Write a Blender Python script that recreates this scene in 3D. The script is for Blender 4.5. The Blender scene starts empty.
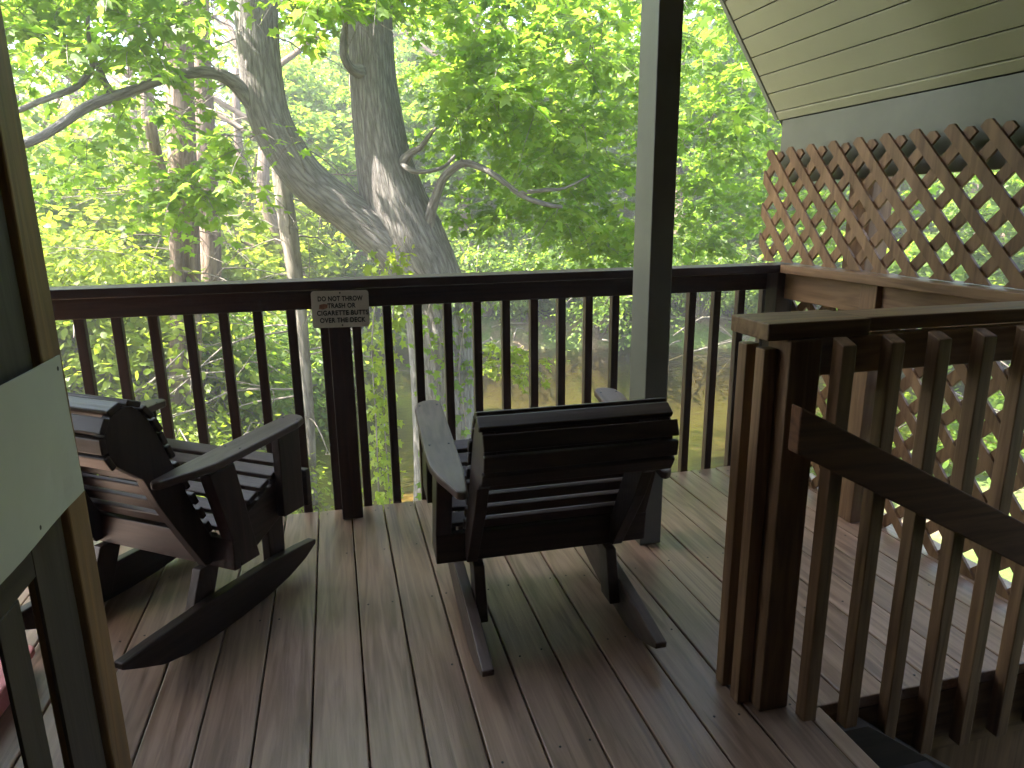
import bpy, bmesh, math, random
import numpy as np
from mathutils import Vector, Matrix

S = bpy.context.scene
COL = S.collection
rnd = random.Random(7)
R = math.radians

# ------------------------------------------------------------------ camera
F, YAW, PITCH, ROLL, CH = 695.4, 0.2460, 0.24555, -0.0121, 1.335
def basis():
    cy, sy = math.cos(YAW), math.sin(YAW)
    f0, r0, u0 = np.array([sy, cy, 0]), np.array([cy, -sy, 0]), np.array([0, 0, 1.])
    f = f0*math.cos(PITCH) - u0*math.sin(PITCH)
    u = u0*math.cos(PITCH) + f0*math.sin(PITCH)
    return r0*math.cos(ROLL) + u*math.sin(ROLL), u*math.cos(ROLL) - r0*math.sin(ROLL), f
CR, CU, CF = basis()
CC = np.array([0, 0, CH])
def at(px, py, Y):
    """a measured sight line met with the plane y = Y"""
    d = CF + CR*(px-512)/F - CU*(py-384)/F
    return CC + d*(Y/d[1])
def pix(P):
    d = np.asarray(P, float) - CC
    z = d @ CF
    return 512 + F*(d @ CR)/z, 384 - F*(d @ CU)/z
cam = bpy.data.objects.new('camera', bpy.data.cameras.new('camera'))
COL.objects.link(cam)
cam.data.sensor_width = 36
cam.data.lens = F/1024*36
cam.data.clip_start, cam.data.clip_end = 0.02, 500
cam.matrix_world = Matrix(((CR[0], CU[0], -CF[0], 0), (CR[1], CU[1], -CF[1], 0), (CR[2], CU[2], -CF[2], CH), (0, 0, 0, 1)))
S.camera = cam

# ------------------------------------------------------------------ light
SUN_AZ, SUN_EL = R(-92), R(56)         # azimuth clockwise from +Y
w = bpy.data.worlds.new('World'); S.world = w; w.use_nodes = True
nt = w.node_tree
sky = nt.nodes.new('ShaderNodeTexSky'); sky.sky_type = 'NISHITA'; sky.sun_disc = False
sky.sun_elevation, sky.sun_rotation = SUN_EL, SUN_AZ
sky.air_density, sky.dust_density, sky.ozone_density = 1.0, 2.5, 1.0
bg = nt.nodes['Background']; bg.inputs['Strength'].default_value = 0.15
nt.links.new(sky.outputs[0], bg.inputs['Color'])
sl = bpy.data.lights.new('sun', 'SUN'); sl.energy = 5.0; sl.angle = R(0.5); sl.color = (1, .93, .82)
so = bpy.data.objects.new('sun', sl); COL.objects.link(so)
sd = Vector((math.sin(SUN_AZ)*math.cos(SUN_EL), math.cos(SUN_AZ)*math.cos(SUN_EL), math.sin(SUN_EL)))
so.rotation_euler = sd.to_track_quat('Z', 'Y').to_euler(); so.location = sd*30

S.view_settings.view_transform = 'Standard'; S.view_settings.look = 'None'
HAZE = .0052
S.view_settings.gamma = 1; S.view_settings.use_curve_mapping = False
S.view_settings.exposure = 3.0
S.cycles.use_denoising = True
S.cycles.max_bounces = 8; S.cycles.diffuse_bounces = 4; S.cycles.glossy_bounces = 3
S.cycles.transmission_bounces = 6; S.cycles.transparent_max_bounces = 8
S.cycles.sample_clamp_indirect = 6
S.cycles.use_adaptive_sampling = True; S.cycles.adaptive_threshold = 0.02

# ------------------------------------------------------------------ materials
def newmat(name):
    m = bpy.data.materials.new(name); m.use_nodes = True
    n = m.node_tree; return m, n, n.nodes['Principled BSDF']
def N(n, t, **kw):
    o = n.nodes.new(t)
    for k, v in kw.items():
        if k in o.inputs: o.inputs[k].default_value = v
        else: setattr(o, k, v)
    return o
def ramp(n, fac, stops):
    r = n.nodes.new('ShaderNodeValToRGB')
    while len(r.color_ramp.elements) < len(stops): r.color_ramp.elements.new(.5)
    for e, (p, c) in zip(r.color_ramp.elements, stops):
        e.position = p; e.color = (*c, 1)
    n.links.new(fac, r.inputs[0]); return r.outputs[0]
def mixc(n, fac, a, b, mode='MIX'):
    x = n.nodes.new('ShaderNodeMix'); x.data_type = 'RGBA'; x.blend_type = mode
    for i, v in ((0, fac), (6, a), (7, b)):
        if hasattr(v, 'links'): n.links.new(v, x.inputs[i])
        elif isinstance(v, tuple): x.inputs[i].default_value = (*v, 1)
        else: x.inputs[i].default_value = v
    return x.outputs[2]
def coords(n, scale, island=True, objrand=True):
    tc = n.nodes.new('ShaderNodeTexCoord'); v = tc.outputs['Object']
    add = n.nodes.new('ShaderNodeVectorMath'); add.operation = 'ADD'
    s = None
    geo = n.nodes.new('ShaderNodeNewGeometry'); oi = n.nodes.new('ShaderNodeObjectInfo')
    mm = N(n, 'ShaderNodeMath', operation='MULTIPLY'); mm.inputs[1].default_value = 37 if island else 0
    n.links.new(geo.outputs['Random Per Island'], mm.inputs[0])
    m2 = N(n, 'ShaderNodeMath', operation='MULTIPLY_ADD'); m2.inputs[1].default_value = 53 if objrand else 0
    n.links.new(oi.outputs['Random'], m2.inputs[0]); n.links.new(mm.outputs[0], m2.inputs[2])
    cb = n.nodes.new('ShaderNodeCombineXYZ')
    for i in range(3): n.links.new(m2.outputs[0], cb.inputs[i])
    n.links.new(v, add.inputs[0]); n.links.new(cb.outputs[0], add.inputs[1])
    mp = n.nodes.new('ShaderNodeMapping'); mp.inputs['Scale'].default_value = scale
    n.links.new(add.outputs[0], mp.inputs[0])
    return mp.outputs[0], add.outputs[0], geo.outputs['Random Per Island'], oi.outputs['Random']
def wood(name, dark, light, axis=2, rough=.55, wear=None, spec=.4, grain=1.0, bump=.25, isv=.35, lo=.28, hi=.72):
    m, n, b = newmat(name)
    sc = [34., 34., 34.]; sc[axis] = 1.6
    fine, base, isl, orn = coords(n, sc)
    n1 = N(n, 'ShaderNodeTexNoise', Scale=1.0, Detail=6.0, Roughness=.65, Distortion=.6); n.links.new(fine, n1.inputs['Vector'])
    sc2 = [9., 9., 9.]; sc2[axis] = .7
    mp = n.nodes.new('ShaderNodeMapping'); mp.inputs['Scale'].default_value = sc2; n.links.new(base, mp.inputs[0])
    n2 = N(n, 'ShaderNodeTexNoise', Scale=1.0, Detail=3.0, Roughness=.5, Distortion=1.2); n.links.new(mp.outputs[0], n2.inputs['Vector'])
    wv = N(n, 'ShaderNodeMath', operation='SINE')
    mu = N(n, 'ShaderNodeMath', operation='MULTIPLY'); mu.inputs[1].default_value = 34
    n.links.new(n2.outputs[0], mu.inputs[0]); n.links.new(mu.outputs[0], wv.inputs[0])
    ma = N(n, 'ShaderNodeMath', operation='MULTIPLY_ADD'); ma.inputs[1].default_value = .10*grain; n.links.new(wv.outputs[0], ma.inputs[0]); n.links.new(n1.outputs[0], ma.inputs[2])
    c = ramp(n, ma.outputs[0], [(lo, dark), (hi, light)])
    if wear:
        n3 = N(n, 'ShaderNodeTexNoise', Scale=3.1, Detail=5.0, Roughness=.6); n.links.new(base, n3.inputs['Vector'])
        f = ramp(n, n3.outputs[0], [(.45, (0, 0, 0)), (.68, (1, 1, 1))])
        c = mixc(n, f, c, mixc(n, .35, c, wear))
    v = N(n, 'ShaderNodeMath', operation='MULTIPLY_ADD'); v.inputs[1].default_value = isv; v.inputs[2].default_value = 1-isv/2
    n.links.new(isl, v.inputs[0])
    v2 = N(n, 'ShaderNodeMath', operation='MULTIPLY_ADD'); v2.inputs[1].default_value = .25; n.links.new(orn, v2.inputs[0]); 
    v3 = N(n, 'ShaderNodeMath', operation='SUBTRACT'); v3.inputs[1].default_value = .12; n.links.new(v.outputs[0], v3.inputs[0]); n.links.new(v3.outputs[0], v2.inputs[2])
    c = mixc(n, 1.0, c, v2.outputs[0], 'MULTIPLY')
    n.links.new(c, b.inputs['Base Color'])
    rr = N(n, 'ShaderNodeMath', operation='MULTIPLY_ADD'); rr.inputs[1].default_value = .25; rr.inputs[2].default_value = rough-.12
    n.links.new(n1.outputs[0], rr.inputs[0]); n.links.new(rr.outputs[0], b.inputs['Roughness'])
    b.inputs['Specular IOR Level'].default_value = spec
    bp = N(n, 'ShaderNodeBump', Strength=bump, Distance=.004); n.links.new(ma.outputs[0], bp.inputs['Height']); n.links.new(bp.outputs[0], b.inputs['Normal'])
    return m
def paint(name, col, rough=.5, var=.12, spec=.4, metallic=0, scale=6):
    m, n, b = newmat(name)
    tc = n.nodes.new('ShaderNodeTexCoord')
    n1 = N(n, 'ShaderNodeTexNoise', Scale=float(scale), Detail=6.0, Roughness=.65); n.links.new(tc.outputs['Object'], n1.inputs['Vector'])
    c = ramp(n, n1.outputs[0], [(.3, tuple(x*(1-var) for x in col)), (.7, tuple(min(1, x*(1+var)) for x in col))])
    n.links.new(c, b.inputs['Base Color']); b.inputs['Roughness'].default_value = rough
    b.inputs['Specular IOR Level'].default_value = spec; b.inputs['Metallic'].default_value = metallic
    bp = N(n, 'ShaderNodeBump', Strength=.12, Distance=.003); n.links.new(n1.outputs[0], bp.inputs['Height']); n.links.new(bp.outputs[0], b.inputs['Normal'])
    return m
def leafmat(name, a, b_, ta, tb, trans=.5, rough=.45):
    m, n, b = newmat(name)
    geo = n.nodes.new('ShaderNodeNewGeometry')
    c = ramp(n, geo.outputs['Random Per Island'], [(0, a), (1, b_)])
    t = ramp(n, geo.outputs['Random Per Island'], [(0, ta), (1, tb)])
    n.links.new(c, b.inputs['Base Color']); b.inputs['Roughness'].default_value = rough; b.inputs['Specular IOR Level'].default_value = .35
    tr = n.nodes.new('ShaderNodeBsdfTranslucent'); n.links.new(t, tr.inputs[0])
    mx = n.nodes.new('ShaderNodeMixShader'); mx.inputs[0].default_value = trans
    n.links.new(b.outputs[0], mx.inputs[1]); n.links.new(tr.outputs[0], mx.inputs[2])
    n.links.new(mx.outputs[0], n.nodes['Material Output'].inputs[0])
    return m
def bark(name, dark, light, su=40, sv=4, bump=.9):
    m, n, b = newmat(name)
    uv = n.nodes.new('ShaderNodeUVMap'); uv.uv_map = 'UVMap'
    mp = n.nodes.new('ShaderNodeMapping'); mp.inputs['Scale'].default_value = (su, sv, 1); n.links.new(uv.outputs[0], mp.inputs[0])
    n1 = N(n, 'ShaderNodeTexNoise', Scale=1.0, Detail=6.0, Roughness=.66, Distortion=.6); n.links.new(mp.outputs[0], n1.inputs['Vector'])
    vo = N(n, 'ShaderNodeTexVoronoi', feature='DISTANCE_TO_EDGE', Scale=.9)
    mv = n.nodes.new('ShaderNodeMix'); mv.data_type = 'VECTOR'; mv.inputs[0].default_value = .55
    n.links.new(mp.outputs[0], mv.inputs[4]); n.links.new(n1.outputs['Color'], mv.inputs[5]); n.links.new(mv.outputs[1], vo.inputs['Vector'])
    ma = N(n, 'ShaderNodeMath', operation='MULTIPLY_ADD'); ma.inputs[1].default_value = 1.1; n.links.new(vo.outputs['Distance'], ma.inputs[0]); n.links.new(n1.outputs[0], ma.inputs[2])
    tc = n.nodes.new('ShaderNodeTexCoord')
    n3 = N(n, 'ShaderNodeTexNoise', Scale=1.7, Detail=4.0); n.links.new(tc.outputs['Object'], n3.inputs['Vector'])
    c = ramp(n, ma.outputs[0], [(.32, dark), (.85, light)])
    f = ramp(n, n3.outputs[0], [(.42, (0, 0, 0)), (.7, (.3, .3, .3))])
    c = mixc(n, f, c, tuple(x*y for x, y in zip(light, (.8, .8, .7))))
    n.links.new(c, b.inputs['Base Color']); b.inputs['Roughness'].default_value = .9; b.inputs['Specular IOR Level'].default_value = .15
    bp = N(n, 'ShaderNodeBump', Strength=bump, Distance=.03); n.links.new(ma.outputs[0], bp.inputs['Height']); n.links.new(bp.outputs[0], b.inputs['Normal'])
    return m

M = {}
for ax, k in enumerate('xyz'):
    M['rail_'+k] = wood('dark_red_stained_wood_'+k, (.016, .0070, .0044), (.044, .019, .0115), ax, .5, wear=(.05, .034, .024))
    M['brown_'+k] = wood('brown_stained_wood_'+k, (.090, .047, .023), (.205, .120, .062), ax, .55, wear=(.20, .12, .06), spec=.25)
    M['chair_'+k] = wood('black_brown_chair_wood_'+k, (.021, .012, .009), (.050, .031, .024), ax, .42, wear=(.06, .038, .029), spec=.35)
    M['arm_'+k] = wood('worn_lit_chair_wood_'+k, (.065, .042, .034), (.135, .093, .076), ax, .45, wear=(.20, .145, .12), spec=.3)  # paler for wear, and to paint in strong light on the arms
    M['grey_'+k] = wood('grey_brown_door_wood_'+k, (.030, .022, .017), (.058, .044, .034), ax, .6)
M['dark_x'] = wood('dark_handrail_wood', (.058, .027, .014), (.120, .058, .031), 0, .7, spec=.1)
M['gold_z'] = wood('warm_brown_wood', (.115, .062, .026), (.23, .130, .055), 2, .55)
M['olive'] = paint('olive_vinyl_soffit', (.285, .272, .185), .38, .06, spec=.4, scale=2)
M['olive_dark'] = paint('grey_olive_paint', (.20, .205, .165), .5, .10, scale=3)
M['post_paint'] = paint('grey_olive_post_paint', (.118, .115, .094), .45, .10)
M['fascia'] = paint('grey_green_fascia', (.115, .112, .085), .5, .12, scale=4)
M['black'] = paint('black_hardware', (.012, .012, .012), .5)
M['screen'] = paint('dark_screen', (.016, .016, .017), .35, .35, spec=.5, scale=9)
M['plate'] = paint('pale_green_metal_plate', (.46, .47, .43), .35, .06, spec=.5, scale=5)
M['sign'] = paint('weathered_white_sign', (.56, .53, .48), .5, .08, scale=25)
M['sign_ink'] = paint('black_sign_ink', (.01, .01, .012), .6)
M['rust'] = paint('rust_smear', (.30, .15, .11), .7, .4, scale=60)
M['pink'] = paint('pink_plastic', (.62, .20, .20), .45, .05)
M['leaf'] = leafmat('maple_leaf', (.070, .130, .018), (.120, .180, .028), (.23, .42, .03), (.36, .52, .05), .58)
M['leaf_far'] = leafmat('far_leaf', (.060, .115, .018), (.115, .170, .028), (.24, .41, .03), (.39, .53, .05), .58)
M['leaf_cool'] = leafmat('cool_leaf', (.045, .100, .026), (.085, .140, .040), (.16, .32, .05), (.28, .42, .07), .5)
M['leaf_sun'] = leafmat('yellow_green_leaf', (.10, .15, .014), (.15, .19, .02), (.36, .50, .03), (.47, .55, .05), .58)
M['bark'] = bark('grey_furrowed_bark', (.085, .074, .069), (.25, .232, .222), 58, 9)
M['bark_brown'] = bark('brown_scaly_bark', (.085, .060, .048), (.27, .20, .165), 26, 5)
M['bark_pale'] = bark('pale_bark', (.10, .084, .074), (.27, .235, .205), 26, 5)
M['twig'] = paint('grey_twig', (.17, .145, .125), .8, .3, spec=.2, scale=20)

# ------------------------------------------------------------------ object helpers
def link(name, me, mats, parent=None):
    o = bpy.data.objects.new(name, me); COL.objects.link(o)
    for m in (mats if isinstance(mats, (list, tuple)) else [mats]): me.materials.append(m)
    if parent: o.parent = parent
    return o
def tag(o, label=None, cat=None, group=None, kind=None):
    for k, v in (('label', label), ('category', cat), ('group', group), ('kind', kind)):
        if v: o[k] = v
    return o
def thing(name, label, cat, loc=(0, 0, 0), rz=0, group=None):
    o = bpy.data.objects.new(name, None); COL.objects.link(o)
    o.location = loc; o.rotation_euler = (0, 0, rz); o.empty_display_size = .1
    return tag(o, label, cat, group)
def bevel(o, wd=.004, seg=2):
    b = o.modifiers.new('bevel', 'BEVEL'); b.width = wd; b.segments = seg; b.limit_method = 'ANGLE'; b.angle_limit = R(40)
    return o
def bm_box(bm, x0, x1, y0, y1, z0, z1, mi=0, mat=None):
    vs = [bm.verts.new((x, y, z)) for x in (x0, x1) for y in (y0, y1) for z in (z0, z1)]
    if mat is not None:
        for v in vs: v.co = mat @ v.co
    for q in ((0, 1, 3, 2), (4, 6, 7, 5), (0, 4, 5, 1), (2, 3, 7, 6), (0, 2, 6, 4), (1, 5, 7, 3)):
        f = bm.faces.new([vs[i] for i in q]); f.material_index = mi
def bm_prism(bm, poly, a0, a1, axis=0, mi=0):
    """poly of (p, q) points extruded along axis (0: p=y,q=z; 2: p=x,q=y)"""
    def P(p, q, a): return (a, p, q) if axis == 0 else ((p, a, q) if axis == 1 else (p, q, a))
    A = [bm.verts.new(P(p, q, a0)) for p, q in poly]; B = [bm.verts.new(P(p, q, a1)) for p, q in poly]
    fs = [bm.faces.new(A), bm.faces.new(B[::-1])]
    for i in range(len(poly)):
        j = (i+1) % len(poly); fs.append(bm.faces.new((A[i], B[i], B[j], A[j])))
    for f in fs: f.material_index = mi
def bm_cyl(bm, c, r, h, n=10, axis=2, mi=0):
    poly = [(math.cos(2*math.pi*i/n)*r, math.sin(2*math.pi*i/n)*r) for i in range(n)]
    if axis == 2: bm_prism(bm, [(c[0]+p, c[1]+q) for p, q in poly], c[2], c[2]+h, 2, mi)
    elif axis == 1: bm_prism(bm, [(c[0]+p, c[2]+q) for p, q in poly], c[1], c[1]+h, 1, mi)
    else: bm_prism(bm, [(c[1]+p, c[2]+q) for p, q in poly], c[0], c[0]+h, 0, mi)
def fin(bm, name, mats, parent=None, bev=.004, smooth=False):
    bmesh.ops.recalc_face_normals(bm, faces=bm.faces[:])
    me = bpy.data.meshes.new(name); bm.to_mesh(me); bm.free()
    if smooth:
        for p in me.polygons: p.use_smooth = True
    o = link(name, me, mats, parent)
    if bev: bevel(o, bev)
    return o
def box(name, dims, mats, parent=None, bev=.004, mat=None):
    bm = bmesh.new(); bm_box(bm, *dims, mat=mat); return fin(bm, name, mats, parent, bev)
def boxc(name, dims, mats, parent=None, bev=.004):
    """box whose object origin sits at its centre (so copies get their own place)"""
    x0, x1, y0, y1, z0, z1 = dims
    c = ((x0+x1)/2, (y0+y1)/2, (z0+z1)/2)
    o = box(name, (x0-c[0], x1-c[0], y0-c[1], y1-c[1], z0-c[2], z1-c[2]), mats, parent, bev); o.location = c
    return o
def dup(o, loc, parent=None):
    c = o.copy(); COL.objects.link(c); c.location = loc; c.parent = parent or o.parent; return c

def mesh_np(name, V, faces_flat, sizes, uv=None, smooth=False):
    me = bpy.data.meshes.new(name)
    me.vertices.add(len(V)); me.vertices.foreach_set('co', np.asarray(V, np.float32).ravel())
    me.loops.add(len(faces_flat)); me.loops.foreach_set('vertex_index', np.asarray(faces_flat, np.int32))
    me.polygons.add(len(sizes))
    st = np.concatenate([[0], np.cumsum(sizes)[:-1]]).astype(np.int32)
    me.polygons.foreach_set('loop_start', st); me.polygons.foreach_set('loop_total', np.asarray(sizes, np.int32))
    if uv is not None:
        l = me.uv_layers.new(name='UVMap'); l.data.foreach_set('uv', np.asarray(uv, np.float32).ravel())
    me.update(calc_edges=True)
    if smooth: me.polygons.foreach_set('use_smooth', np.ones(len(sizes), bool))
    me.validate()
    return me

class Tubes:
    """tapered tubes with bark uvs, collected into one mesh"""
    def __init__(s): s.V, s.F, s.U, s.n = [], [], [], 0
    def add(s, pts, rad, ns=12, rough=0., seed=0, sub=3, cap=True):
        pts = np.asarray(pts, float); rad = np.asarray(rad, float)
        if sub > 1:                       # Catmull-Rom
            P, Q = [], []
            for i in range(len(pts)-1):
                p0, p1, p2, p3 = pts[max(i-1, 0)], pts[i], pts[i+1], pts[min(i+2, len(pts)-1)]
                for k in range(sub):
                    t = k/sub
                    P.append(.5*((2*p1)+(-p0+p2)*t+(2*p0-5*p1+4*p2-p3)*t*t+(-p0+3*p1-3*p2+p3)*t**3)); Q.append(rad[i]*(1-t)+rad[i+1]*t)
            P.append(pts[-1]); Q.append(rad[-1]); pts, rad = np.array(P), np.array(Q)
        T = np.gradient(pts, axis=0); T /= np.linalg.norm(T, axis=1)[:, None]
        ref = np.array([0, 1., 0]) if abs(T[0][1]) < .8 else np.array([1., 0, 0])
        rg = np.random.default_rng(seed); ph = rg.uniform(0, 6.3, 6)
        al = np.concatenate([[0], np.cumsum(np.linalg.norm(np.diff(pts, axis=0), axis=1))])
        rings = []
        for i in range(len(pts)):
            a = ref - T[i]*(ref @ T[i]); a /= np.linalg.norm(a); b = np.cross(T[i], a); ref = a
            ring = []
            for k in range(ns):
                th = 2*math.pi*k/ns
                rr = rad[i]*(1 + rough*(math.sin(3*th+ph[0]+al[i]*.3)*.4+math.sin(5*th+ph[1]-al[i]*.25)*.3+math.sin(11*th+ph[3])*.12+math.sin(2*th+al[i]*1.6+ph[2])*.3))
                ring.append(pts[i] + (a*math.cos(th)+b*math.sin(th))*rr)
            rings.append(ring)
        b0 = s.n
        for r in rings: s.V += r
        s.n += len(rings)*ns
        cm = 2*math.pi*float(np.mean(rad))
        for i in range(len(rings)-1):
            for k in range(ns):
                k2 = (k+1) % ns
                s.F.append((b0+i*ns+k, b0+i*ns+k2, b0+(i+1)*ns+k2, b0+(i+1)*ns+k))
                u0, u1 = k/ns*cm, (k+1)/ns*cm
                s.U += [(u0, al[i]), (u1, al[i]), (u1, al[i+1]), (u0, al[i+1])]
        if cap:
            for i, rev in ((0, True), (len(rings)-1, False)):
                f = [b0+i*ns+k for k in range(ns)]
                s.F.append(tuple(f[::-1] if rev else f)); s.U += [(0, al[i])]*ns
        return pts
    def build(s, name, mat, parent=None):
        ff = [i for f in s.F for i in f]
        me = mesh_np(name, np.array(s.V), ff, [len(f) for f in s.F], s.U, True)
        return link(name, me, mat, parent)

# ------------------------------------------------------------------ leaves
MAPLE = (np.array([(0, .4, -.02), (0, 0, 0), (.38, .06, -.10), (.22, .27, -.04), (.54, .57, -.16), (.2, .6, -.05), (0, 1.02, -.12),
                   (-.2, .6, -.05), (-.54, .57, -.16), (-.22, .27, -.04), (-.38, .06, -.10)]),
         [(0, i, i+1 if i < 10 else 1) for i in range(1, 11)])
OVAL = (np.array([(0, 0, 0), (.26, .3, -.06), (.24, .65, -.09), (0, 1, -.12), (-.24, .65, -.09), (-.26, .3, -.06)]), [(0, 1, 2, 3), (0, 3, 4, 5)])
DIAM = (np.array([(0, 0, 0), (.34, .5, -.1), (0, 1, -.05), (-.34, .5, -.1)]), [(0, 1, 2), (0, 2, 3)])
def norm(a): return a/np.maximum(np.linalg.norm(a, axis=-1, keepdims=True), 1e-9)
def leaves_mesh(name, P, D, Nn, sz, tmpl):
    tv, tf = tmpl
    D = norm(D); X = norm(np.cross(D, Nn)); Z = np.cross(X, D)
    V = P[:, None, :] + sz[:, None, None]*(tv[None, :, 0:1]*X[:, None, :] + tv[None, :, 1:2]*D[:, None, :] + tv[None, :, 2:3]*Z[:, None, :])
    nv = len(tv); n = len(P)
    flat = np.concatenate([np.array(f) for f in tf]); sizes = np.array([len(f) for f in tf])
    FF = (flat[None, :] + (np.arange(n)*nv)[:, None]).ravel()
    return mesh_np(name, V.reshape(-1, 3), FF, np.tile(sizes, n))
def sprays(rg, C, rad, ntw=4, nlf=12, droop=.35, flat=.35):
    """leafy twigs radiating from every centre; returns leaf points, tip directions, normals and the twig lines"""
    P, D, Q, TW = [], [], [], []
    for c, r in zip(C, rad):
        a0 = rg.uniform(0, 6.28)
        for k in range(ntw):
            a = a0 + 6.28*k/ntw + rg.normal(0, .4)
            d = np.array([math.cos(a), math.sin(a), rg.normal(.1, flat)]); d /= np.linalg.norm(d)
            L = r*rg.uniform(.6, 1.15)
            t = np.sort(rg.uniform(.12, 1, nlf))
            pts = c + d*(t*L)[:, None] + np.array([0, 0, -1])*(droop*L*t*t)[:, None]
            side = np.where(np.arange(nlf) % 2 == 0, 1, -1)[:, None]
            lat = np.cross(d, (0, 0, 1)); lat /= np.linalg.norm(lat)
            ld = d*rg.uniform(.2, .9, (nlf, 1)) + lat*side*rg.uniform(.3, 1., (nlf, 1)) + np.stack([np.zeros(nlf), np.zeros(nlf), rg.normal(-.35, .35, nlf)], 1)
            P.append(pts + norm(ld)*.04*rg.uniform(.5, 1.5, (nlf, 1))); D.append(ld)
            Q.append(np.array([0, 0, 1.]) + rg.normal(0, .42, (nlf, 3)))
            tt = np.array([0, .35, .7, 1.]); TW.append(c + d*(tt*L)[:, None] + np.array([0, 0, -1])*(droop*L*tt*tt)[:, None])
    return np.concatenate(P), np.concatenate(D), np.concatenate(Q), np.array(TW)
def twig_arrays(TW, r0=.006):
    n, k, _ = TW.shape
    off = np.array([(1, 0, 0), (-.5, .87, 0), (-.5, -.87, 0)])
    tp = np.linspace(1, .35, k)*r0
    V = TW[:, :, None, :] + off[None, None, :, :]*tp[None, :, None, None]
    F = []
    for i in range(k-1):
        for j in range(3):
            F.append((i*3+j, i*3+(j+1) % 3, (i+1)*3+(j+1) % 3, (i+1)*3+j))
    F = np.array(F).ravel()
    FF = (F[None] + (np.arange(n)*k*3)[:, None]).ravel()
    return V.reshape(-1, 3), FF, np.full(n*(k-1)*3, 4)

# ================================================================== terrain and water
WZ = -2.5
def shore_near(x):
    x = np.asarray(x, float)
    return np.where(x > -.6, 8.6 + .12*np.sin(x*2.1) - .02*x, 8.6 + (-.6-x)*1.9 - .0*x).clip(6, 15.5)
def shore_far(x):
    x = np.asarray(x, float)
    return 20.6 - .34*np.clip(x, -6, 14) + .35*np.sin(x*.9) + .2*np.sin(x*2.3+1)
def smooth(a, b, x):
    t = np.clip((x-a)/(b-a), 0, 1); return t*t*(3-2*t)
def ground_z(x, y):
    n, f = shore_near(x), shore_far(x)
    near = WZ + .05 + .55*smooth(0, 5.5, n-y) + .7*smooth(2.5, 8, x)*smooth(0, 4, n-y)
    far = WZ + .10 + .65*smooth(0, 1.0, y-f) + .9*smooth(1, 9, y-f) + 2.2*smooth(8, 40, y-f) + 5*smooth(30, 60, y-f)
    dep = np.minimum(y-n, f-y)
    bed = WZ - .10 - 1.2*smooth(0, 1.0, f-y)*smooth(0, 5.0, y-n) - .08*smooth(0, .5, dep)
    z = np.where(y < n, near, np.where(y > f, far, bed))
    return z + .05*np.sin(x*1.7+y*.6)*np.cos(y*1.3-x*.4) + .03*np.sin(x*4.1)*np.sin(y*3.7)
def axis_pts():
    return np.unique(np.concatenate([np.linspace(-70, -20, 24), np.linspace(-20, 24, 177), np.linspace(24, 80, 26)])), \
           np.unique(np.concatenate([np.linspace(-20, 2, 18), np.linspace(2, 34, 161), np.linspace(34, 78, 26)]))
gx, gy = axis_pts()
GX, GY = np.meshgrid(gx, gy, indexing='ij'); GZ = ground_z(GX, GY)
nx, ny = len(gx), len(gy)
idx = np.arange(nx*ny).reshape(nx, ny)
q = np.stack([idx[:-1, :-1], idx[1:, :-1], idx[1:, 1:], idx[:-1, 1:]], -1).reshape(-1, 4)
me = mesh_np('ground', np.stack([GX, GY, GZ], -1).reshape(-1, 3), q.ravel(), np.full(len(q), 4), None, True)
m, n, b = newmat('bank_soil_and_grass')
geo = n.nodes.new('ShaderNodeNewGeometry'); sx = n.nodes.new('ShaderNodeSeparateXYZ'); n.links.new(geo.outputs['Position'], sx.inputs[0])
n1 = N(n, 'ShaderNodeTexNoise', Scale=.9, Detail=8.0, Roughness=.65); n.links.new(geo.outputs['Position'], n1.inputs['Vector'])
n2 = N(n, 'ShaderNodeTexNoise', Scale=14.0, Detail=6.0, Roughness=.7); n.links.new(geo.outputs['Position'], n2.inputs['Vector'])
grass = ramp(n, n2.outputs[0], [(.3, (.035, .07, .012)), (.7, (.10, .15, .025))])
soil = ramp(n, n2.outputs[0], [(.3, (.09, .062, .04)), (.7, (.21, .155, .10))])
land = mixc(n, ramp(n, n1.outputs[0], [(.45, (0, 0, 0)), (.58, (1, 1, 1))]), grass, soil)
sand = ramp(n, n2.outputs[0], [(.3, (.24, .14, .05)), (.7, (.36, .22, .085))])
deep = ramp(n, n2.outputs[0], [(.3, (.070, .056, .028)), (.7, (.12, .098, .048))])
mr = N(n, 'ShaderNodeMapRange'); mr.inputs[1].default_value = WZ-.42; mr.inputs[2].default_value = WZ-.16
n.links.new(sx.outputs[2], mr.inputs[0])
mr3 = N(n, 'ShaderNodeMapRange'); mr3.inputs[1].default_value = 13; mr3.inputs[2].default_value = 10.5; n.links.new(sx.outputs[1], mr3.inputs[0])
mm3 = N(n, 'ShaderNodeMath', operation='MULTIPLY'); n.links.new(mr.outputs[0], mm3.inputs[0]); n.links.new(mr3.outputs[0], mm3.inputs[1])
bedc = mixc(n, mm3.outputs[0], deep, sand)
mr2 = N(n, 'ShaderNodeMapRange'); mr2.inputs[1].default_value = WZ-.10; mr2.inputs[2].default_value = WZ-.01
n.links.new(sx.outputs[2], mr2.inputs[0])
n.links.new(mixc(n, mr2.outputs[0], bedc, land), b.inputs['Base Color']); b.inputs['Roughness'].default_value = .95
bp = N(n, 'ShaderNodeBump', Strength=.6, Distance=.05); n.links.new(n2.outputs[0], bp.inputs['Height']); n.links.new(bp.outputs[0], b.inputs['Normal'])
tag(link('ground', me, m), kind='structure')
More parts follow.
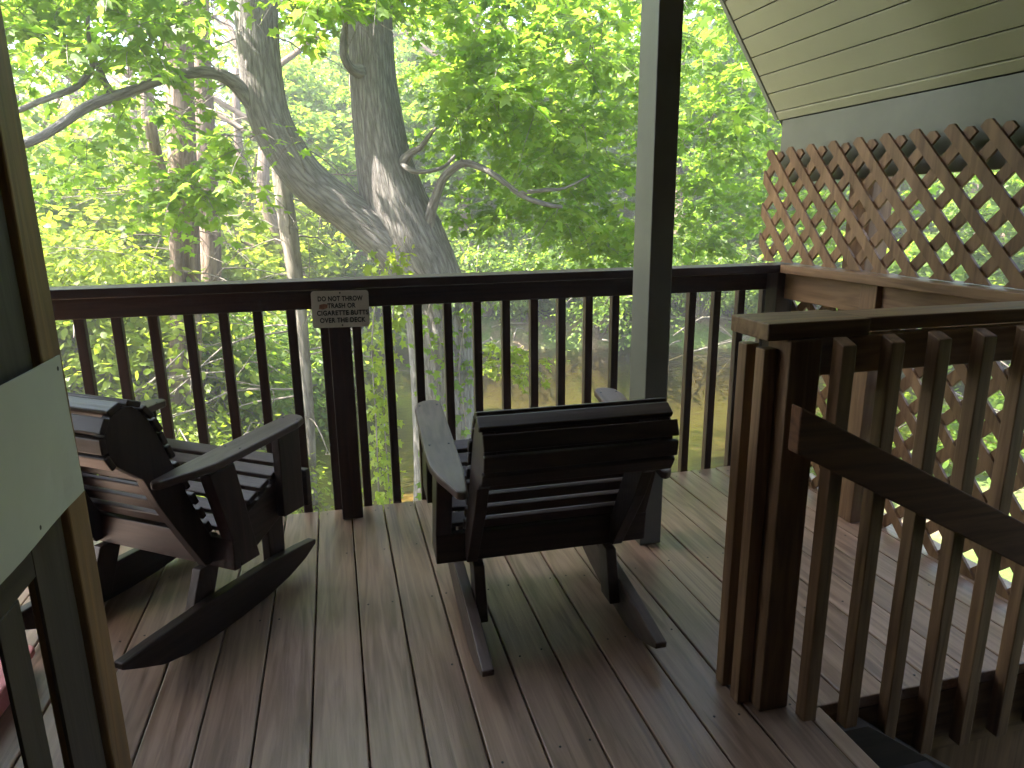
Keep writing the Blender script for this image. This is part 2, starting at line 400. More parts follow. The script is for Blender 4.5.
# water sheet
me = mesh_np('river', np.array([(-60, 5, WZ), (60, 5, WZ), (60, 27, WZ), (-60, 27, WZ)]), [0, 1, 2, 3], [4])
m, n, b = newmat('river_water')
tp = N(n, 'ShaderNodeBsdfTransparent'); tp.inputs[0].default_value = (.56, .54, .36, 1)
gl = N(n, 'ShaderNodeBsdfGlossy', Roughness=.06); gl.inputs[0].default_value = (.95, .95, .95, 1)
fr = N(n, 'ShaderNodeFresnel', IOR=1.33)
tc = n.nodes.new('ShaderNodeTexCoord')
mp = n.nodes.new('ShaderNodeMapping'); mp.inputs['Scale'].default_value = (1.2, 3.2, 1); n.links.new(tc.outputs['Object'], mp.inputs[0])
nn = N(n, 'ShaderNodeTexNoise', Scale=1.6, Detail=3.0, Roughness=.5, Distortion=.5); n.links.new(mp.outputs[0], nn.inputs['Vector'])
bp = N(n, 'ShaderNodeBump', Strength=.22, Distance=.06); n.links.new(nn.outputs[0], bp.inputs['Height'])
n.links.new(bp.outputs[0], gl.inputs['Normal']); n.links.new(bp.outputs[0], fr.inputs['Normal'])
mx = n.nodes.new('ShaderNodeMixShader'); n.links.new(fr.outputs[0], mx.inputs[0]); n.links.new(tp.outputs[0], mx.inputs[1]); n.links.new(gl.outputs[0], mx.inputs[2])
n.links.new(mx.outputs[0], n.nodes['Material Output'].inputs[0])
tag(link('river', me, m), kind='structure')

# ================================================================== deck
BP, BX0 = .1445, -.145                       # board pitch, one known gap
YE = 3.09                                    # outer deck edge
YG = 1.383                                   # deck edge along the stair
XS = 1.211                                   # deck edge beside the stair
def clear_mat():
    m = wood('weathered_deck_wood', (.165, .098, .063), (.365, .240, .170), 1, .36, wear=(.29, .17, .10), spec=.5, isv=.16, lo=.31, hi=.68, grain=.8, bump=.35)
    return m
M['deck'] = clear_mat()
bm = bmesh.new()
k0, k1 = -22, 17
for k in range(k0, k1):
    xa, xb = BX0 + BP*k + .0024, BX0 + BP*(k+1) - .0024
    ya = -1.2
    if xa > XS - .02: ya = YG + .002
    if xb > 2.34: continue
    dz = rnd.uniform(-.0015, .0015)
    if xa < XS-.02 < xb: bm_box(bm, xa, XS, -1.2, YG+.002, -.036+dz, dz); ya = YG+.004
    jo = rnd.choice([None, .35, -.3]) if ya < 0 else None
    seg = [(ya, YE+rnd.uniform(-.004, .006))] if jo is None else [(ya, jo-.002), (jo+.002, YE+rnd.uniform(-.004, .006))]
    for (p, r_) in seg: bm_box(bm, xa, xb, p, r_, -.036+dz, dz)
deck = fin(bm, 'deck_floor', M['deck'], None, .004); tag(deck, kind='structure')
# screw heads
bm = bmesh.new()
for k in range(-9, 15):
    for j in range(9):
        y = -.2 + .405*j
        for f in (.22, .78):
            if rnd.random() < .45: continue
            x = BX0 + BP*(k+f) + rnd.uniform(-.012, .012); yy = y + rnd.uniform(-.012, .012)
            if yy > YE-.03 or x > 2.1 or (x > XS-.03 and yy < YG+.03): continue
            bm_cyl(bm, (x, yy, .0005), .0034, .0012, 8)
fin(bm, 'deck_screws', M['black'], deck, 0)
bm = bmesh.new()
for y in np.arange(-.9, 3.0, .405):
    bm_box(bm, -3.2, XS-.05 if y < YG else 2.3, y-.019, y+.019, -.24, -.038)
bm_box(bm, -3.3, 2.3, 3.048, 3.086, -.24, -.038)
fin(bm, 'deck_joists', M['brown_x'], deck, 0)
bm = bmesh.new()
bm_box(bm, XS+.002, 2.3, YG+.002, YG+.04, -.24, -.038); bm_box(bm, XS-.04, XS-.002, -1.2, YG+.002, -.24, -.04)
fin(bm, 'deck_rim_board', M['brown_x'], deck, 0)
bm = bmesh.new()
for x in (-2.8, -.9, 1.0, 2.15):
    for y in (2.8, .2):
        bm_box(bm, x-.07, x+.07, y-.07, y+.07, -2.9, -.242)
bm_box(bm, -3.36, -3.305, -1.2, 3.09, -2.6, -.04); bm_box(bm, -3.3, 2.28, 1.7, 1.74, -2.6, -.242); bm_box(bm, -3.3, 2.28, 3.0, 3.03, -2.6, -.242); bm_box(bm, XS-.1, 2.28, YG+.045, YG+.08, -2.6, -.243)  # unseen skirt boards added to keep light from under the deck and stair
fin(bm, 'deck_supports_and_light_skirts', M['brown_z'], deck, .004)

# ================================================================== back railing
CT = 1.067
rail = thing('deck_railing', 'dark brown picket railing along the river side of the deck', 'railing', (0, 3.0, 0))
def rel(o, root):                            # keep world place under a moved root
    o.location = Vector(o.location) - root.location; return o
rel(boxc('cap_rail', (-3.3, 2.20, 2.922, 3.062, 1.029, CT), M['rail_x'], rail), rail)
rel(boxc('sub_rail', (-3.3, 2.10, 3.057, 3.094, .935, 1.027), M['rail_x'], rail), rail)
b0 = None
for i in range(-17, 24):
    x = -1.005 + .1353*i
    loc = Vector((x, 3.096+.019, (-.16+1.026)/2)) - rail.location
    if b0 is None:
        b0 = boxc('baluster', (x-.019, x+.019, 3.096, 3.134, -.16, 1.026), M['rail_z'], rail, .003); rel(b0, rail)
    else: dup(b0, loc)
rel(boxc('post', (-.041, .049, 2.964, 3.054, .001, 1.027), M['rail_z'], rail), rail)
rel(boxc('post', (-2.041, -1.951, 2.964, 3.054, .001, 1.027), M['rail_z'], rail), rail)
rel(boxc('post', (2.075, 2.165, 2.964, 3.054, .001, 1.027), M['rail_z'], rail), rail)

# ================================================================== sign
C4 = [at(310, 292, 2.912), at(367.5, 289.3, 2.912), at(370.5, 325.5, 2.912), at(313.5, 329, 2.912)]
sc = sum(C4)/4; sw = (np.linalg.norm(C4[1]-C4[0])+np.linalg.norm(C4[2]-C4[3]))/2; sh = (np.linalg.norm(C4[3]-C4[0])+np.linalg.norm(C4[2]-C4[1]))/2
sign = thing('warning_sign', 'small off-white metal notice about trash and cigarette butts on the railing post', 'sign', tuple(sc))
sign.rotation_euler = (0, R(1.0), 0)
def rrect(wd, hg, r, n=5):
    o = []
    for cx, cz, a0 in ((wd/2-r, hg/2-r, 0), (-wd/2+r, hg/2-r, 90), (-wd/2+r, -hg/2+r, 180), (wd/2-r, -hg/2+r, 270)):
        for k in range(n+1):
            a = R(a0+90*k/n); o.append((cx+r*math.cos(a), cz+r*math.sin(a)))
    return o
bm = bmesh.new(); bm_prism(bm, rrect(sw, sh, .013), 0, .002, 1); fin(bm, 'sign_plate', M['sign'], sign, 0)
for txt, zz, xx, size in (('DO NOT THROW', .042, .000, .027), ('TRASH OR', .0135, .004, .027), ('CIGARETTE BUTTS', -.016, .008, .027), ('OVER THE DECK', -.046, .006, .027)):
    cu = bpy.data.curves.new('lettering', 'FONT'); cu.body = txt; cu.size = size; cu.align_x = 'CENTER'; cu.align_y = 'CENTER'; cu.offset = .0009; cu.extrude = .0002
    cu.space_character = 1.08
    to = bpy.data.objects.new('tmp', cu); COL.objects.link(to)
    bpy.context.view_layer.update()
    tm = bpy.data.meshes.new_from_object(to.evaluated_get(bpy.context.evaluated_depsgraph_get()))
    bpy.data.objects.remove(to)
    tm.materials.clear()
    wd = max(v.co.x for v in tm.vertices)-min(v.co.x for v in tm.vertices)
    want = {'DO NOT THROW': .178, 'TRASH OR': .112, 'CIGARETTE BUTTS': .205, 'OVER THE DECK': .182}[txt]
    for v in tm.vertices: v.co.x *= want/wd
    o = link('lettering', tm, M['sign_ink'], sign); o.rotation_euler = (R(90), 0, 0); o.location = (xx, -.0006, zz)
for zz, xx in ((.066, 0.0), (-.066, .004)):
    bm = bmesh.new(); bm_cyl(bm, (xx, -.0022, zz), .0035, .0028, 10, 1); fin(bm, 'screw', M['black'], sign, 0)
bm = bmesh.new(); bm_prism(bm, [(-.085, .002), (-.07, .0), (-.052, .006), (-.05, .02), (-.066, .023), (-.083, .019)], -.0012, -.0004, 1); fin(bm, 'rust_smear', M['rust'], sign, 0)

# ================================================================== right side: lattice railing
lr = thing('lattice_railing', 'brown wooden side railing with crisscross lattice below its cap', 'railing', (2.12, 2.3, 0))
rel(boxc('cap_rail', (2.05, 2.19, 1.44, 2.918, 1.029, CT), M['brown_y'], lr), lr)
rel(boxc('sub_rail', (2.112, 2.15, 1.53, 2.96, .90, 1.026), M['brown_y'], lr), lr)
rel(boxc('post', (2.085, 2.175, 2.33, 2.42, .001, 1.027), M['brown_z'], lr), lr)
def lattice(name, x, ya, yb, za, zb, pitch, wd, th, mat, parent=None, teeth=False):
    """two crossed layers of 45 degree strips clipped to the panel"""
    bm = bmesh.new()
    h = zb - za
    for layer, sgn in ((0, 1), (1, -1)):
        xa = x + layer*(th+.0005)
        cs = 2.486 + pitch*np.arange(-20, 21) + layer*pitch*.35
        for c in cs:
            j = rnd.uniform(-.004, .004)
            # strip centre line: z = za + s, y = c + sgn*s
            lo, hi = 0., h
            hw = wd*.7071
            if teeth: h = zb - za - .014*layer
            poly = [(c-hw+j, za), (c+hw+j, za), (c+hw+j+sgn*h, zb), (c-hw+j+sgn*h, zb)]
            if teeth:
                q = wd*.354; poly = poly[:2] + [(c+j+sgn*h+q, za+h-sgn*q), (c+j+sgn*h-q, za+h+sgn*q)]
            def clip(poly, ax, val, keep_ge):
                out = []
                for i in range(len(poly)):
                    a, b_ = poly[i], poly[(i+1) % len(poly)]
                    ia = (a[ax] >= val) == keep_ge; ib = (b_[ax] >= val) == keep_ge
                    if ia: out.append(a)
                    if ia != ib:
                        t = (val-a[ax])/(b_[ax]-a[ax]); out.append((a[0]+(b_[0]-a[0])*t, a[1]+(b_[1]-a[1])*t))
                return out
            if teeth: poly = clip(poly, 1, zb+.005-.014*layer, False)
            poly = clip(poly, 0, ya, True)
            if len(poly) >= 3: poly = clip(poly, 0, yb, False)
            if len(poly) < 3: continue
            bm_prism(bm, poly, xa, xa+th, 0)
    return fin(bm, name, mat, parent, .0015)
lo = lattice('lattice_panel', 2.185, 1.45, 3.06, -.1, .99, .150, .044, .012, M['brown_z'], lr); rel(lo, lr)
ls = lattice('lattice_screen', 2.105, 1.40, 3.19, CT+.004, 1.60, .150, .044, .012, M['brown_z'], None, True)
tag(ls, 'open diamond lattice screen standing on the right railing cap under the eave', 'lattice')
op = boxc('outer_post', (2.212, 2.32, 2.56, 2.70, -2.4, 1.72), M['brown_z'])
tag(op, 'brown square post rising behind the lattice screen to the eave', 'post')

# ================================================================== roof
roof = thing('porch_roof', 'olive grooved soffit under the steep porch roof', 'roof', (0, 1.0, 1.776))
EX, EZ, RY = 2.165, 1.760, 3.222
SL = math.atan2(.509, .337)
def slope_bm(side, ya, yb, plank=True):
    bm = bmesh.new()
    L = EX/math.cos(SL); pw = .0945
    mat = Matrix.Translation((side*EX, 0, EZ)) @ Matrix.Rotation(-side*0, 4, 'Z')
    k = 0; s = .03
    while s < L-.02:
        e = min(s+pw-.0045, L-.004)
        def P(t, d):                         # d: depth above the soffit face
            return (side*(EX - t*math.cos(SL) + d*math.sin(SL)), EZ + t*math.sin(SL) + d*math.cos(SL))
        poly = [P(s, 0), P(e, 0), P(e, .012), P(s, .012)]
        A = [bm.verts.new((p, ya, q_)) for p, q_ in poly]; B = [bm.verts.new((p, yb, q_)) for p, q_ in poly]
        bm.faces.new(A); bm.faces.new(B[::-1])
        for i in range(4):
            j = (i+1) % 4; bm.faces.new((A[i], B[i], B[j], A[j]))
        s += pw
    return bm
def slope_slab(side, ya, yb, t0, t1, d0, d1, bm):
    def P(t, d): return (side*(EX - t*math.cos(SL) + d*math.sin(SL)), EZ + t*math.sin(SL) + d*math.cos(SL))
    bm_prism(bm, [P(t0, d0), P(t1, d0), P(t1, d1), P(t0, d1)], ya, yb, 1)
Lr = EX/math.cos(SL)
for side in (1, -1):
    rel(fin(slope_bm(side, -1.5, RY-.03), 'soffit', M['olive'], roof, .0025), roof)
    bm = bmesh.new(); slope_slab(side, -1.6, RY-.002, -.1, Lr-.012, .014, .11, bm); rel(fin(bm, 'roof_deck', M['black'], roof, 0), roof)
    bm = bmesh.new(); slope_slab(side, RY-.028, RY, -.012, Lr-.004, -.006, .013, bm); rel(fin(bm, 'rake_trim', M['olive_dark'], roof, .003), roof)
    bm = bmesh.new(); slope_slab(side, -1.5, RY-.03, -.016, .026, -.004, .0125, bm); rel(fin(bm, 'eave_trim', M['olive'], roof, .003), roof)
    bm = bmesh.new(); bm_prism(bm, [(side*2.167, 1.447), (side*2.207, 1.447), (side*2.207, 1.74), (side*2.167, 1.74)] if side > 0 else
                               [(-2.207, 1.447), (-2.167, 1.447), (-2.167, 1.74), (-2.207, 1.74)], -1.5, 3.16, 1)
    rel(fin(bm, 'fascia_board', M['fascia'], roof, .003), roof)
bm = bmesh.new(); bm_box(bm, -2.3, 2.32, -1.34, -1.2, -2.4, 5.2); bm_box(bm, -2.30, -2.215, -1.198, 2.1, -2.4, 1.73); bm_box(bm, 2.305, 2.40, -1.198, .24, -2.4, 1.80); bm_box(bm, 2.305, 2.40, .242, 1.40, 1.02, 1.80); bm_box(bm, 2.402, 4.6, .16, .24, -2.4, 1.0)  # back wall; unseen side pieces, stair header and stair-side wall added to block light
cw = fin(bm, 'cabin_wall_and_blockers', M['grey_z'], None, 0); tag(cw, 'brown boarded cabin wall behind the porch, with side pieces and stair header added to block light', 'wall')

# ================================================================== roof post
bm = bmesh.new(); bm_box(bm, 1.125, 1.217, 2.38, 2.53, .004, 3.36)
rp = fin(bm, 'roof_post', M['post_paint'], None, .004); tag(rp, 'tall grey-olive square post between deck and roof right of the front chair', 'post')

# ================================================================== stair guard with handrail
gd = thing('stair_guard', 'brown picket guard with sloping handrail beside the stair opening', 'railing', (1.5, 1.45, 0))
rel(boxc('cap_rail', (1.262, 2.08, 1.437, 1.560, 1.031, CT), M['brown_x'], gd), gd)
rel(boxc('end_cap', (.975, 1.258, 1.412, 1.575, 1.027, CT+.002), M['brown_x'], gd), gd)
rel(boxc('sub_rail', (1.125, 2.08, 1.421, 1.458, .932, 1.026), M['brown_x'], gd), gd)
rel(boxc('post', (1.034, 1.122, 1.405, 1.495, .001, 1.026), M['brown_z'], gd), gd)
def baluster_mesh():
    bm = bmesh.new()                        # square picket with the top cut on a slant
    bm_prism(bm, [(-.019, -.62), (.019, -.62), (.019, .615), (-.019, .600)], -.019, .019, 0)
    return bm
g0 = None
for i in range(8):
    x = 1.147 + .1353*i
    if x > 2.05: break
    loc = Vector((x, 1.381-.019, .42)) - gd.location
    if g0 is None:
        g0 = fin(baluster_mesh(), 'baluster', M['brown_z'], gd, .003); g0.location = loc
    else: dup(g0, loc)
for y in (1.545, 1.468):
    o = boxc('baluster', (.994, 1.032, y-.019, y+.019, .001, 1.0), M['brown_z'], gd, .003); rel(o, gd)
bm = bmesh.new()
ht, hs = (1.0, .895), -.528
bm_prism(bm, [(ht[0], ht[1]), (2.6, ht[1]+hs*1.6), (2.6, ht[1]+hs*1.6-.122), (ht[0], ht[1]-.112)], 1.302, 1.340, 1)
rel(fin(bm, 'handrail', M['dark_x'], gd, .004), gd)

# stairs going down to the right
stw = thing('staircase', 'dark wooden stairs dropping away beside the deck edge', 'stairs', (XS, .85, 0))
t0 = None
for k in range(10):
    z = -.19*(k+1); x = XS + .02 + .27*k
    loc = Vector((x+.14, .83, z)) - stw.location
    if t0 is None: t0 = boxc('tread', (x, x+.28, .36, 1.30, z-.019, z+.019), M['grey_y'], stw, .003); rel(t0, stw)
    else: dup(t0, loc)
for y in (.32, 1.335):
    bm = bmesh.new(); bm_prism(bm, [(XS+.005, -.05), (XS+.12, -.05), (XS+2.72, -1.9), (XS+2.72, -2.2), (XS+2.5, -2.2), (XS+.005, -.42)], y, y+.036, 1)
    rel(fin(bm, 'stringer', M['grey_x'], stw, 0), stw)

# ================================================================== screen door on its post
GXP = -.50
gp = boxc('door_post', (GXP-.09, GXP, 1.338, 1.430, .001, 3.3), M['gold_z']); tag(gp, 'brown square post the screen door hangs from', 'post')
sdn = thing('screen_door', 'open wooden screen door with a pale metal plate over its dark screen', 'door', (GXP-.02, 1.33, 0))
DX0, DX1 = GXP-.018, GXP-.012
def dbox(name, ya, yb, za, zb, mk, dx0=DX0, dx1=DX1, bev=.001): return rel(boxc(name, (dx0, dx1, ya, yb, za, zb), M[mk], sdn, bev), sdn)
dbox('stile', 1.20, 1.332, .03, 2.02, 'grey_z'); dbox('stile', .40, .47, .03, 2.02, 'grey_z')
dbox('mid_rail', .472, 1.198, .758, .86, 'grey_y'); dbox('bottom_rail', .472, 1.198, .03, .16, 'grey_y'); dbox('top_rail', .472, 1.198, 1.93, 2.02, 'grey_y')
for y in (1.093, .943, .793, .643): dbox('baluster', y-.037, y+.037, .162, .756, 'grey_z')
dbox('screen_panel', .472, 1.198, .862, 1.928, 'screen', GXP-.017, GXP-.013, 0)
# pale plate with slight dents and nails
bm = bmesh.new()
zt, zb_, yr, yl = 1.089, .825, 1.402, .45
nxg, nzg = 24, 10
grid = []
for i in range(nxg+1):
    y = yl + (yr-yl)*i/nxg
    row = []
    for j in range(nzg+1):
        z = zb_ + (zt-zb_)*j/nzg
        d = .004*math.exp(-(((y-1.30)/.03)**2+((z-.90)/.03)**2)) + .003*math.exp(-(((y-1.33)/.02)**2+((z-.85)/.02)**2)) + .0015*math.sin(y*21)*math.sin(z*17)
        row.append(bm.verts.new((GXP+.004-d, y, z)))
    grid.append(row)
for i in range(nxg):
    for j in range(nzg): bm.faces.new((grid[i][j], grid[i+1][j], grid[i+1][j+1], grid[i][j+1]))
pl = fin(bm, 'metal_plate', M['plate'], sdn, 0, False); rel(pl, sdn)
sm = pl.modifiers.new('thick', 'SOLIDIFY'); sm.thickness = .003; sm.offset = -1
for y, z in ((1.382, 1.068), (1.385, .842), (1.20, .842), (1.0, 1.068), (.8, .842)):
    bm = bmesh.new(); bm_cyl(bm, (GXP+.003, y, z), .0042, .004, 10, 0); o = fin(bm, 'nail', M['black'], pl, 0)
# pink plastic tub on the floor behind the door
tub = thing('pink_tub', 'low pink plastic tub on the deck behind the screen door', 'tub', (-1.155, 1.94, 0), R(-3))
bm = bmesh.new(); bm_prism(bm, [(x, y) for x, y in rrect(.37, .40, .03)], .001, .06, 2); fin(bm, 'body', M['pink'], tub, .008)
bm = bmesh.new(); bm_prism(bm, [(x, y) for x, y in rrect(.40, .43, .035)], .062, .084, 2); fin(bm, 'lid', M['pink'], tub, .006)

# ================================================================== rocking chairs
def make_chair(label):
    t = thing('rocking_chair', label, 'rocking chair', group='wooden porch rocking chairs')
    u0 = .33                                  # profile u measured from the rear rocker tip
    def pr(name, poly, xa, xb, mk, parent=t, bev=.004):
        bm = bmesh.new(); bm_prism(bm, [(u-u0, z) for u, z in poly], xa, xb, 0); return fin(bm, name, M[mk], parent, bev)
    top = [(.0, .112), (.10, .120), (.30, .128), (.63, .128), (.78, .116), (.862, .106)]
    bot = [(.862, .088), (.80, .056), (.70, .026), (.58, .008), (.45, .001), (.33, .0), (.22, .004), (.13, .026), (.06, .060), (.0, .092)]
    for s in (-1, 1):
        pr('rocker', top+bot, s*.262-.018, s*.262+.018, 'chair_y')
        pr('leg', [(.27, .055), (.355, .045), (.432, .26), (.398, .30), (.398, .226), (.335, .226)], s*.224-.018, s*.224+.018, 'chair_z')
        pr('leg', [(.650, .045), (.730, .045), (.735, .42), (.650, .39)], s*.224-.018, s*.224+.018, 'chair_z')
        pr('seat_stringer', [(.395, .230), (.50, .240), (.74, .350), (.74, .452), (.70, .470), (.42, .352), (.395, .345)], s*.303-.016, s*.303+.016, 'chair_y')
        pr('arm_post', [(.615, .310), (.722, .310), (.722, .612), (.615, .602)], s*.337-.0165, s*.337+.0165, 'chair_z')
        pr('arm_post', [(.395, .232), (.480, .232), (.405, .580), (.305, .572)], s*.331-.025, s*.331+.025, 'chair_z')
        out = [(.750, .345), (.757, .322), (.753, .298), (.735, .284), (.45, .280), (.27, .280), (.155, .288), (.145, .300), (.155, .320), (.20, .338), (.25, .360), (.31, .376), (.40, .380), (.69, .378), (.735, .366)]
        bm = bmesh.new(); bm_prism(bm, [(s*x, u-u0) for u, x in out], 0, .026, 2)
        for v in bm.verts: v.co.z += .577 + .040*(v.co.y+u0-.2)/.55
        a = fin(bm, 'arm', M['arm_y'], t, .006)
        for (u, x) in ((.71, .30), (.71, .36), (.43, .30), (.43, .36)):
            bm = bmesh.new(); bm_cyl(bm, (s*x, u-u0, .6025+.040*(u-.2)/.55-.0005), .004, .0022, 8); fin(bm, 'screw', M['black'], a, 0)
    front = [(.420, .245), (.355, .365), (.310, .475), (.272, .575), (.236, .672), (.208, .740), (.182, .786), (.152, .813)]
    roll = [(.116, .819), (.082, .803), (.060, .773), (.054, .735), (.062, .695), (.082, .660), (.112, .634)]
    rear = [(.154, .600), (.196, .500), (.250, .400), (.340, .240)]
    for s in (-1, 1):
        pr('back_stile', front+roll+rear, s*.245-.018, s*.245+.018, 'chair_z', bev=.003)
    path = np.array([(.398, .285)]+front[1:]+roll); seg = np.linalg.norm(np.diff(path, axis=0), axis=1); al = np.concatenate([[0], np.cumsum(seg)])
    def along(s_):
        return np.array([np.interp(s_, al, path[:, 0]), np.interp(s_, al, path[:, 1])])
    Ltot = al[-1]; pitch, wd, th = .0600, .0535, .018
    sv, s0 = [], .028
    while s0 < Ltot-.018:
        low = s0 < .37
        sv.append((s0, .041 if low else .045)); s0 += .061 if low else .0495
    for s_, wd in sv:
        p = along(s_); d = along(min(s_+.02, Ltot)) - along(max(s_-.02, 0)); d /= np.linalg.norm(d); nrm = np.array([d[1], -d[0]])
        p = p + nrm*.0015
        a, b_, c_, e = p-d*wd/2, p+d*wd/2, p+d*wd/2+nrm*th, p-d*wd/2+nrm*th
        jx = rnd.uniform(-.004, .004)
        pr('back_slat', [tuple(a), tuple(b_), tuple(c_), tuple(e)], -.269+jx, .269+jx, 'chair_x', bev=.004)
    for k in range(6):
        f = k/5
        u, z = .690 - f*.290, .476 - f*.118
        d = np.array([.290, .118]); d /= np.linalg.norm(d); nr = np.array([-d[1], d[0]])
        p = np.array([u, z]); wd = .048
        a, b_, c_, e = p-d*wd/2+nr*.001, p+d*wd/2+nr*.001, p+d*wd/2+nr*.02, p-d*wd/2+nr*.02
        pr('seat_slat', [tuple(a), tuple(b_), tuple(c_), tuple(e)], -.318, .318, 'chair_x', bev=.004)
    pr('rear_rail', [(.366, .228), (.393, .228), (.393, .332), (.366, .332)], -.356, .356, 'chair_x')
    pr('front_rail', [(.742, .300), (.768, .300), (.768, .440), (.742, .440)], -.352, .352, 'chair_x')
    pr('crossbar', [(.66, .20), (.72, .20), (.72, .235), (.66, .235)], -.204, .204, 'chair_x')
    return t
c1 = make_chair('dark wooden rocking chair beside the screen door, angled towards the notice')
a1 = R(-35.9)
A1 = Vector((-.665, 1.914, 0)); f1 = Vector((math.sin(R(35.9)), math.cos(R(35.9)), 0)); r1 = Vector((f1.y, -f1.x, 0))
c1.location = A1 + f1*.33 - r1*.262; c1.rotation_euler = (R(-1.2), 0, a1); c1.location.z = .002
c2 = c1.copy(); COL.objects.link(c2)
for ch in list(c1.children):
    cc = ch.copy(); COL.objects.link(cc); cc.parent = c2
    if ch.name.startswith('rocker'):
        cc.material_slots[0].link = 'OBJECT'; cc.material_slots[0].material = M['arm_y']  # paler arm wood paints in the light on this chair's rockers
    for g in ch.children:
        gg = g.copy(); COL.objects.link(gg); gg.parent = cc
c2['label'] = 'dark wooden rocking chair seen from behind, facing the river in front of the roof post'
c2.location = (.606, 1.995, .0078); c2.rotation_euler = (R(6), 0, R(-1.0))

# ================================================================== trees
rg = np.random.default_rng(11)
def pathpx(L, Y):
    """(px, py, half-width px, [Y]) -> points and radii"""
    P, Q = [], []
    for e in L:
        y = e[3] if len(e) > 3 else Y
        p = at(e[0], e[1], y); P.append(p); Q.append(e[2]*float((p-CC) @ CF)/F)
    return P, Q
maple = thing('maple_tree', 'huge forked grey-barked maple on the near bank behind the notice', 'tree', (.95, 7.2, -2.5))
tb = Tubes()
P, Q = pathpx([(369, -320, 17), (368, -130, 19.5), (369, 0, 21.5), (373, 78, 23), (382, 150, 27), (392, 195, 33), (406, 235, 38), (425, 275, 35), (440, 320, 33.5), (446, 400, 33), (448, 470, 33), (449, 540, 36), (450, 600, 44)], 7.2)
tb.add(P, Q, 40, .05, 1, 4)
P, Q = pathpx([(215, -330, 14, 7.0), (243, -130, 18, 7.0), (255, 0, 21.5), (259, 60, 20.5), (268, 115, 20.5), (288, 155, 20), (312, 185, 20), (345, 210, 20), (385, 240, 24), (418, 275, 26)], 7.1)
tb.add(P, Q, 32, .05, 2, 4)
trunk = tb.build('trunk', M['bark'], maple); 
tb = Tubes()
P, Q = pathpx([(262, 118, 8, 7.05), (243, 92, 8, 7.0), (225, 77, 6.5, 6.9), (200, 72, 5.5, 6.8), (165, 78, 5, 6.6), (140, 88, 5, 6.5), (112, 97, 5, 6.4), (85, 108, 5, 6.3), (60, 125, 4.6, 6.2), (30, 142, 4.4, 6.1), (-30, 160, 4, 5.9), (-120, 190, 3, 5.7)], 7)
tb.add(P, Q, 12, .12, 3, 3)
P, Q = pathpx([(112, 97, 4, 6.4), (95, 60, 2.5, 6.6), (88, 30, 2, 6.7), (90, -20, 1.5, 6.8)], 7); tb.add(P, Q, 8, .1, 4)
P, Q = pathpx([(95, 62, 3, 6.6), (84, 80, 3.3, 6.6), (70, 90, 3.3, 6.5), (40, 101, 3, 6.4), (5, 115, 2.6, 6.3), (-60, 130, 2, 6.2)], 7); tb.add(P, Q, 8, .1, 5)
P, Q = pathpx([(398, 168, 8, 7.05), (411, 153, 3.6, 6.9), (421, 147, 2.8, 6.8), (431, 133, 2, 6.75), (436, 128, 1.6, 6.7)], 7); tb.add(P, Q, 9, .12, 6)
P, Q = pathpx([(400, 162, 3, 7.0), (412, 171, 2.6, 6.85), (429, 171, 2.2, 6.8), (445, 166, 1.8, 6.75), (455, 155, 1.6, 6.7)], 7); tb.add(P, Q, 8, .12, 7)
P, Q = pathpx([(425, 240, 9, 7.05), (431, 212, 5.5, 6.9), (439, 188, 4.6, 6.8), (446, 175, 4.3, 6.7), (463, 163, 3.9, 6.6), (482, 168, 3.4, 6.5), (499, 178, 3.1, 6.4), (521, 195, 2.6, 6.3), (545, 204, 2.6, 6.2), (562, 207, 1.6, 6.1)], 7); tb.add(P, Q, 10, .12, 8)
P, Q = pathpx([(520, 193, 2.5, 6.3), (545, 190, 2, 6.2), (565, 188, 1.4, 6.15), (590, 175, .8, 6.1)], 7); tb.add(P, Q, 7, .1, 9)
P, Q = pathpx([(362, 72, 8, 7.05), (351, 68, 4.6, 6.95), (344, 54, 4.2, 6.88), (345, 28, 3, 6.8), (350, 0, 2.4, 6.7), (360, -60, 2.5, 6.6)], 7); tb.add(P, Q, 9, .15, 10)
P, Q = pathpx([(388, 10, 4, 7.2), (430, -30, 4.5, 7.0), (480, -60, 6, 6.7), (560, -130, 5, 6.3), (660, -180, 4, 5.9), (780, -220, 3, 5.6)], 7); tb.add(P, Q, 9, .1, 11)
P, Q = pathpx([(385, 20, 7, 7.2), (440, -80, 7, 7.6), (540, -170, 6, 8.2), (680, -260, 5, 8.8), (860, -330, 3, 9.4)], 7); tb.add(P, Q, 9, .1, 12)
P, Q = pathpx([(250, -30, 8, 7.0), (200, -110, 7, 6.6), (110, -170, 6, 6.1), (0, -220, 5, 5.7), (-160, -250, 3, 5.3)], 7); tb.add(P, Q, 9, .1, 13)
limbs = tb.build('limb', M['bark'], maple)

